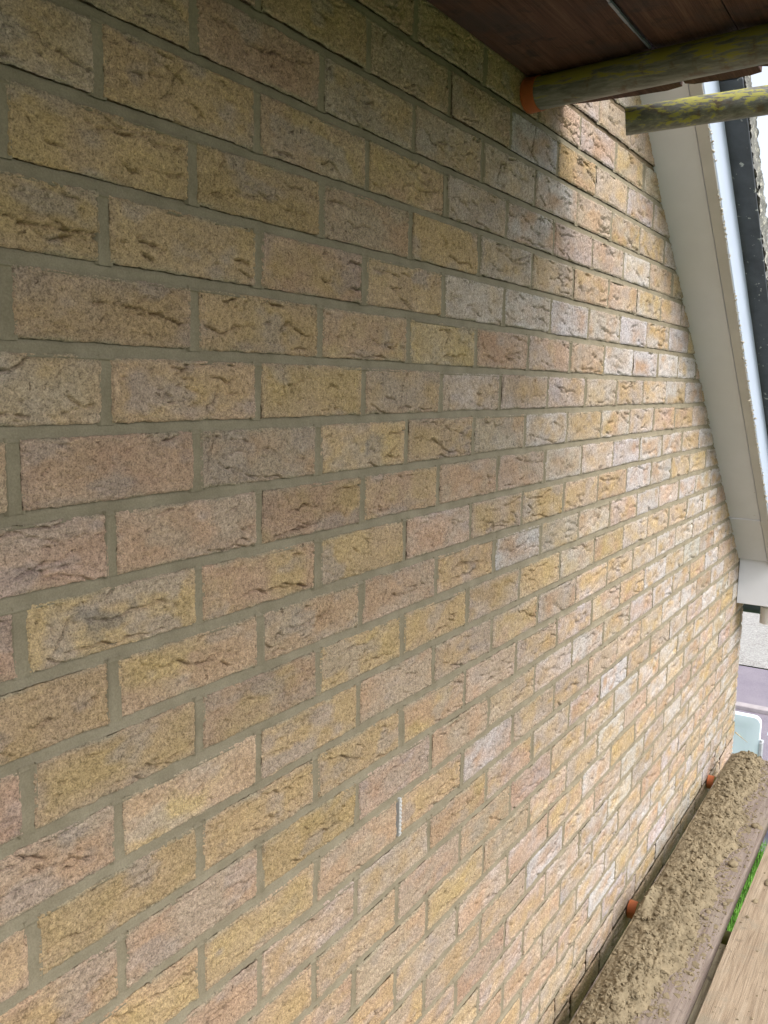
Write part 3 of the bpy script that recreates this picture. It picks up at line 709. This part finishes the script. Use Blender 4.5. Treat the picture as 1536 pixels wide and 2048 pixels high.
# ------------------------------------------------------------------ dropped mortar
xs = np.array([.2, 1.2, 1.542, 1.814, 2.071, 2.30, 2.421, 2.60, 2.72, 2.925, 3.10, 3.213, 3.36, 3.45])
ys = np.array([.10, .13, .150, .186, .203, .185, .190, .208, .180, .172, .150, .158, .145, .135])
KS = .9645
xs = -.4972 + (xs + .4972) * KS; ys = .6838 - (.6838 - ys) * KS
def reach(x): return np.interp(x, xs, ys) + .012 + .034 * fbm(x * 7, x * 0, 41, 3) + .006 * fbm(x * 50, x * 0, 42, 3)
nx, ny = 860, 84
X = np.linspace(.6, 3.290, nx); t = np.linspace(0, 1, ny)
Xg, Tg = np.meshgrid(X, t, indexing='ij')
Rg = reach(Xg); yw = -.058 - .002 * vn(Xg * 14, Xg * 0, 6)
Yg = yw - (Rg + .004 + yw) * Tg
env = np.clip((1 - Tg) * 2.6, 0, 1) ** .8 * np.clip(Tg * 2.3 + .05, 0, 1)
Hh = env * (.010 + .011 * fbm(Xg * 7, Yg * 14, 43, 3))
def lumps(sc, seed):
    x = Xg * sc; y = Yg * sc; best = np.full(x.shape, 9.)
    x0, y0 = np.floor(x), np.floor(y)
    for di in (-1, 0, 1):
        for dj in (-1, 0, 1):
            cx = x0 + di + _hash(x0 + di, y0 + dj, seed); cy = y0 + dj + _hash(x0 + di, y0 + dj, seed + 1)
            rr = .45 + .55 * _hash(x0 + di, y0 + dj, seed + 2)
            best = np.minimum(best, np.hypot(x - cx, y - cy) / rr)
    return np.clip(1 - best, 0, 1) ** .5
Hh = Hh + np.clip(env + .12, 0, 1) * (.010 * lumps(24, 50) + .010 * lumps(45, 51) + .006 * lumps(95, 55) + .0035 * lumps(190, 58) + .003 * fbm(Xg * 120, Yg * 120, 60, 3) - .004)
Hh = Hh * np.clip((1 - Tg) * 9, 0, 1) - .003 * (Tg > .985)
Hh = np.where(Tg < .04, Hh * .3 - .001, Hh) + .036 * np.exp(-((Xg - 2.0) / .07) ** 4) * np.clip(1 - np.abs(Tg - .10) / .16, 0, 1)
V = np.stack([Xg, Yg, DZ + .001 + Hh], -1).reshape(-1, 3)
heap = mesh_np('dropped_mortar', V, grid_faces(nx, ny)[:, ::-1], MAT_DROP, smooth=True)
tag(heap, 'heap of crumbly dropped mortar lying on the board along the wall foot', 'mortar heap', kind='stuff')
rg = np.random.default_rng(21)
n = 9000; x = rg.uniform(.9, 3.29, n); R_ = reach(x)
tt = np.where(rg.random(n) < .66, rg.beta(1.3, 1.0, n), 1 + rg.exponential(.17, n)); y = -.060 - (R_ - .060) * tt
ok = (y > -.278); x, y, tt = x[ok], y[ok], tt[ok]
ix = np.clip(np.round((x - .6) / (3.290 - .6) * (nx - 1)).astype(int), 0, nx - 1)
itt = np.clip(np.round((-.058 - y) / (R_[ok] - .054) * (ny - 1)).astype(int), 0, ny - 1)
zz = np.where(tt < 1, DZ + .001 + np.maximum(Hh[ix, itt], 0), DZ)
rr = rg.gamma(1.6, .0014, len(x)).clip(.0009, .0095); rr = np.where(tt > 1, rr * .8, rr)
V, F = blobs(np.stack([x, y, zz + rr * .25], 1), rr, 22, (1.15, 1, .62))
tag(mesh_np('mortar_crumbs', V, F, MAT_DROP), 'loose crumbs of mortar scattered over and past the heap', 'mortar crumbs', kind='stuff')
n = 170; x = rg.uniform(1.3, 3.25, n); y = -(reach(x) + rg.uniform(-.02, .05, n)); ok = y > -.272; x, y = x[ok], y[ok]; rr = rg.uniform(.003, .011, len(x))
V, F = blobs(np.stack([x, y, DZ + .0006 + x * 0], 1), rr, 29, (1.5, 1.1, .16))
tag(mesh_np('mortar_splats', V, F, MAT_DROP), 'flat splats of mortar stuck to the board along the edge of the heap', 'mortar splats', kind='stuff')
# crumbs on the tan boards
n = 260; x = rg.uniform(1.2, 3.3, n); y = rg.uniform(-.75, -.315, n); rr = rg.gamma(1.6, .0012, n).clip(.0008, .007)
V, F = blobs(np.stack([x, y, DZ + .0008 + rr * .25], 1), rr, 23, (1.3, 1.1, .5))
tag(mesh_np('mortar_specks', V, F, MAT_DROP), 'small flattened mortar specks dotted over the tan boards', 'mortar specks', kind='stuff')
# single clods big enough to pick out
def clod(x, y, r, seed, label, sq=(1, 1, .75)):
    nu, nv = 20, 12; u = np.linspace(0, 2 * np.pi, nu, endpoint=False); v = np.linspace(.06, np.pi - .06, nv)
    Ug, Vg = np.meshgrid(u, v, indexing='ij')
    d = np.stack([np.cos(Ug) * np.sin(Vg), np.sin(Ug) * np.sin(Vg), np.cos(Vg)], -1)
    k = 1 + .30 * fbm(d[..., 0] * 2 + seed, d[..., 1] * 2 + d[..., 2] * 1.7, seed, 4) + .08 * vn(d[..., 0] * 7 + seed, d[..., 1] * 7 + d[..., 2] * 5, seed + 1)
    P = d * k[..., None] * r * np.array(sq) + np.array([x, y, DZ + r * sq[2] * .75])
    F = []
    for i in range(nu):
        for j in range(nv - 1): a_ = i * nv + j; b2 = ((i + 1) % nu) * nv + j; F.append((a_, a_ + 1, b2 + 1, b2))
    F.append(tuple(i * nv for i in range(nu))); F.append(tuple(i * nv + nv - 1 for i in range(nu - 1, -1, -1)))
    o = mesh_np('mortar_clod', P.reshape(-1, 3), F, MAT_DROP, None, (x, y, DZ), smooth=True)
    tag(o, label, 'mortar clod', 'loose clods of dropped mortar')
clod(2.673, -.252, .0115, 1, 'round dark clod of mortar alone on bare board, between heap and slot')
clod(2.365, -.240, .016, 2, 'broad clod of mortar at the heap edge below the round one', (1.1, 1, .6))
clod(2.548, -.350, .011, 3, 'flat clod of mortar on the tan board near the far picture edge', (1.5, .8, .4))
clod(2.317, -.350, .012, 5, 'long flat clod of mortar on the tan board, across from the grass in the slot', (1.8, .7, .35))
clod(1.815, -.482, .012, 8, 'greyish flake of mortar alone on the tan board by the picture bottom', (1.3, 1, .35))

# ------------------------------------------------------------------ beyond the corner
pbl = m_plain('pale_blue_plastic', (.80, .90, .96), .4, .4, .03, 4)
def panel(y0, y1, x, z0, z1, r, label, rot=0.0):
    """upright moulded plastic panel: rounded corners, raised rim, recessed field, two feet"""
    t = empty('barrier_panel', (x, (y0 + y1) / 2, GZ)); w, h = y1 - y0, z1 - z0
    def outline(w, h, r, n=8):
        P = []
        for cx, cy, a0 in ((w / 2 - r, h - r, 0), (-w / 2 + r, h - r, 90), (-w / 2 + r, r, 180), (w / 2 - r, r, 270)):
            for k in range(n + 1):
                a_ = math.radians(a0 + 90 * k / n); P.append((cx + r * math.cos(a_), cy + r * math.sin(a_)))
        return P
    A = outline(w, h, r); n_ = len(A)
    inner = [(p[0] * (1 - .14 / w * 1.0), .075 + (p[1]) * (h - .15) / h) for p in outline(w, h, r * .9)]
    inner2 = [(p[0] * (1 - .19 / w), .095 + (p[1]) * (h - .19) / h) for p in outline(w, h, r * .8)]
    b = MB(); V = [(-.035, p[0], p[1]) for p in A]; V2 = [(.035, p[0], p[1]) for p in A]
    I1 = [(-.035, p[0], p[1]) for p in inner]; I2 = [(-.029, p[0], p[1]) for p in inner2]
    vv = V + V2 + I1 + I2
    ff = [tuple(range(2 * n_ - 1, n_ - 1, -1))] + [tuple(range(3 * n_, 4 * n_))]
    for j in range(n_):
        k = (j + 1) % n_
        ff += [(j, k, n_ + k, n_ + j), (j, k, 2 * n_ + k, 2 * n_ + j), (2 * n_ + j, 2 * n_ + k, 3 * n_ + k, 3 * n_ + j)]
    cr, sr = math.cos(rot), math.sin(rot)
    W_ = lambda p: (x + p[0] * cr - p[1] * sr, (y0 + y1) / 2 + p[0] * sr + p[1] * cr, z0 + p[2])
    b.add([W_(p) for p in vv], ff); b.build('panel', pbl, t, (x, (y0 + y1) / 2, z0), smooth=True)
    for s in (-1, 1):
        f = MB(); f.box(-.16, .16, s * w * .32 - .03, s * w * .32 + .03, GZ - z0 + .006, .004, T=W_, bev=.008)
        f.build('foot', pbl, t, (x, (y0 + y1) / 2, GZ))
    return tag(t, label, 'barrier panel', 'plastic barrier panels'), W_
p1, W1 = panel(.352, .99, 7.0, GZ + .09, -2.585, .055, 'pale blue plastic barrier panel partly hidden by the brick corner')
steel = m_plain('galvanised_steel', (.45, .46, .48), .35, .6, .15, 30)
steel_ = MB(); steel_.box(6.955, 7.045, .325, .350, -2.93, -2.78, bev=.004); steel_.tube((6.97, .337, -2.96), (6.97, .337, -2.76), .012, 16)
steel_.build('latch', steel, p1, (7, .337, -2.85), smooth=False)
p2, W2 = panel(-.36, .285, 7.08, GZ + .09, -2.70, .10, 'pale blue plastic barrier panel cut off by the right edge of the picture', .10)
hd = MB()
pp = [(7.06, .30 - .10 * (1 - math.cos(t_)), -2.74 + .085 * math.sin(t_)) for t_ in [math.pi * k / 12 for k in range(13)]]
for q0, q1 in zip(pp[:-1], pp[1:]): hd.tube(q0, q1, .010, 12)
hd.build('handle', pbl, p2, (7.06, .2, -2.7), smooth=True)

sl = MB(); A_, B_ = Vector((3.648, -.0065, -1.515)), Vector((3.672, -.058, -1.560))
dd = (B_ - A_).normalized(); u = dd.orthogonal().normalized(); w_ = dd.cross(u)
sl.add([A_ + .0035 * u, A_ + .002 * w_, A_ - .0035 * u, A_ - .002 * w_, B_ + .0006 * u, B_ + .0004 * w_, B_ - .0006 * u, B_ - .0004 * w_], [(0, 1, 2, 3), (7, 6, 5, 4)] + [(j, (j + 1) % 4, 4 + (j + 1) % 4, 4 + j) for j in range(4)])
tag(sl.build('wooden_sliver', w3, None, A_), 'thin pointed wooden sliver sticking out past the brick corner', 'sliver')
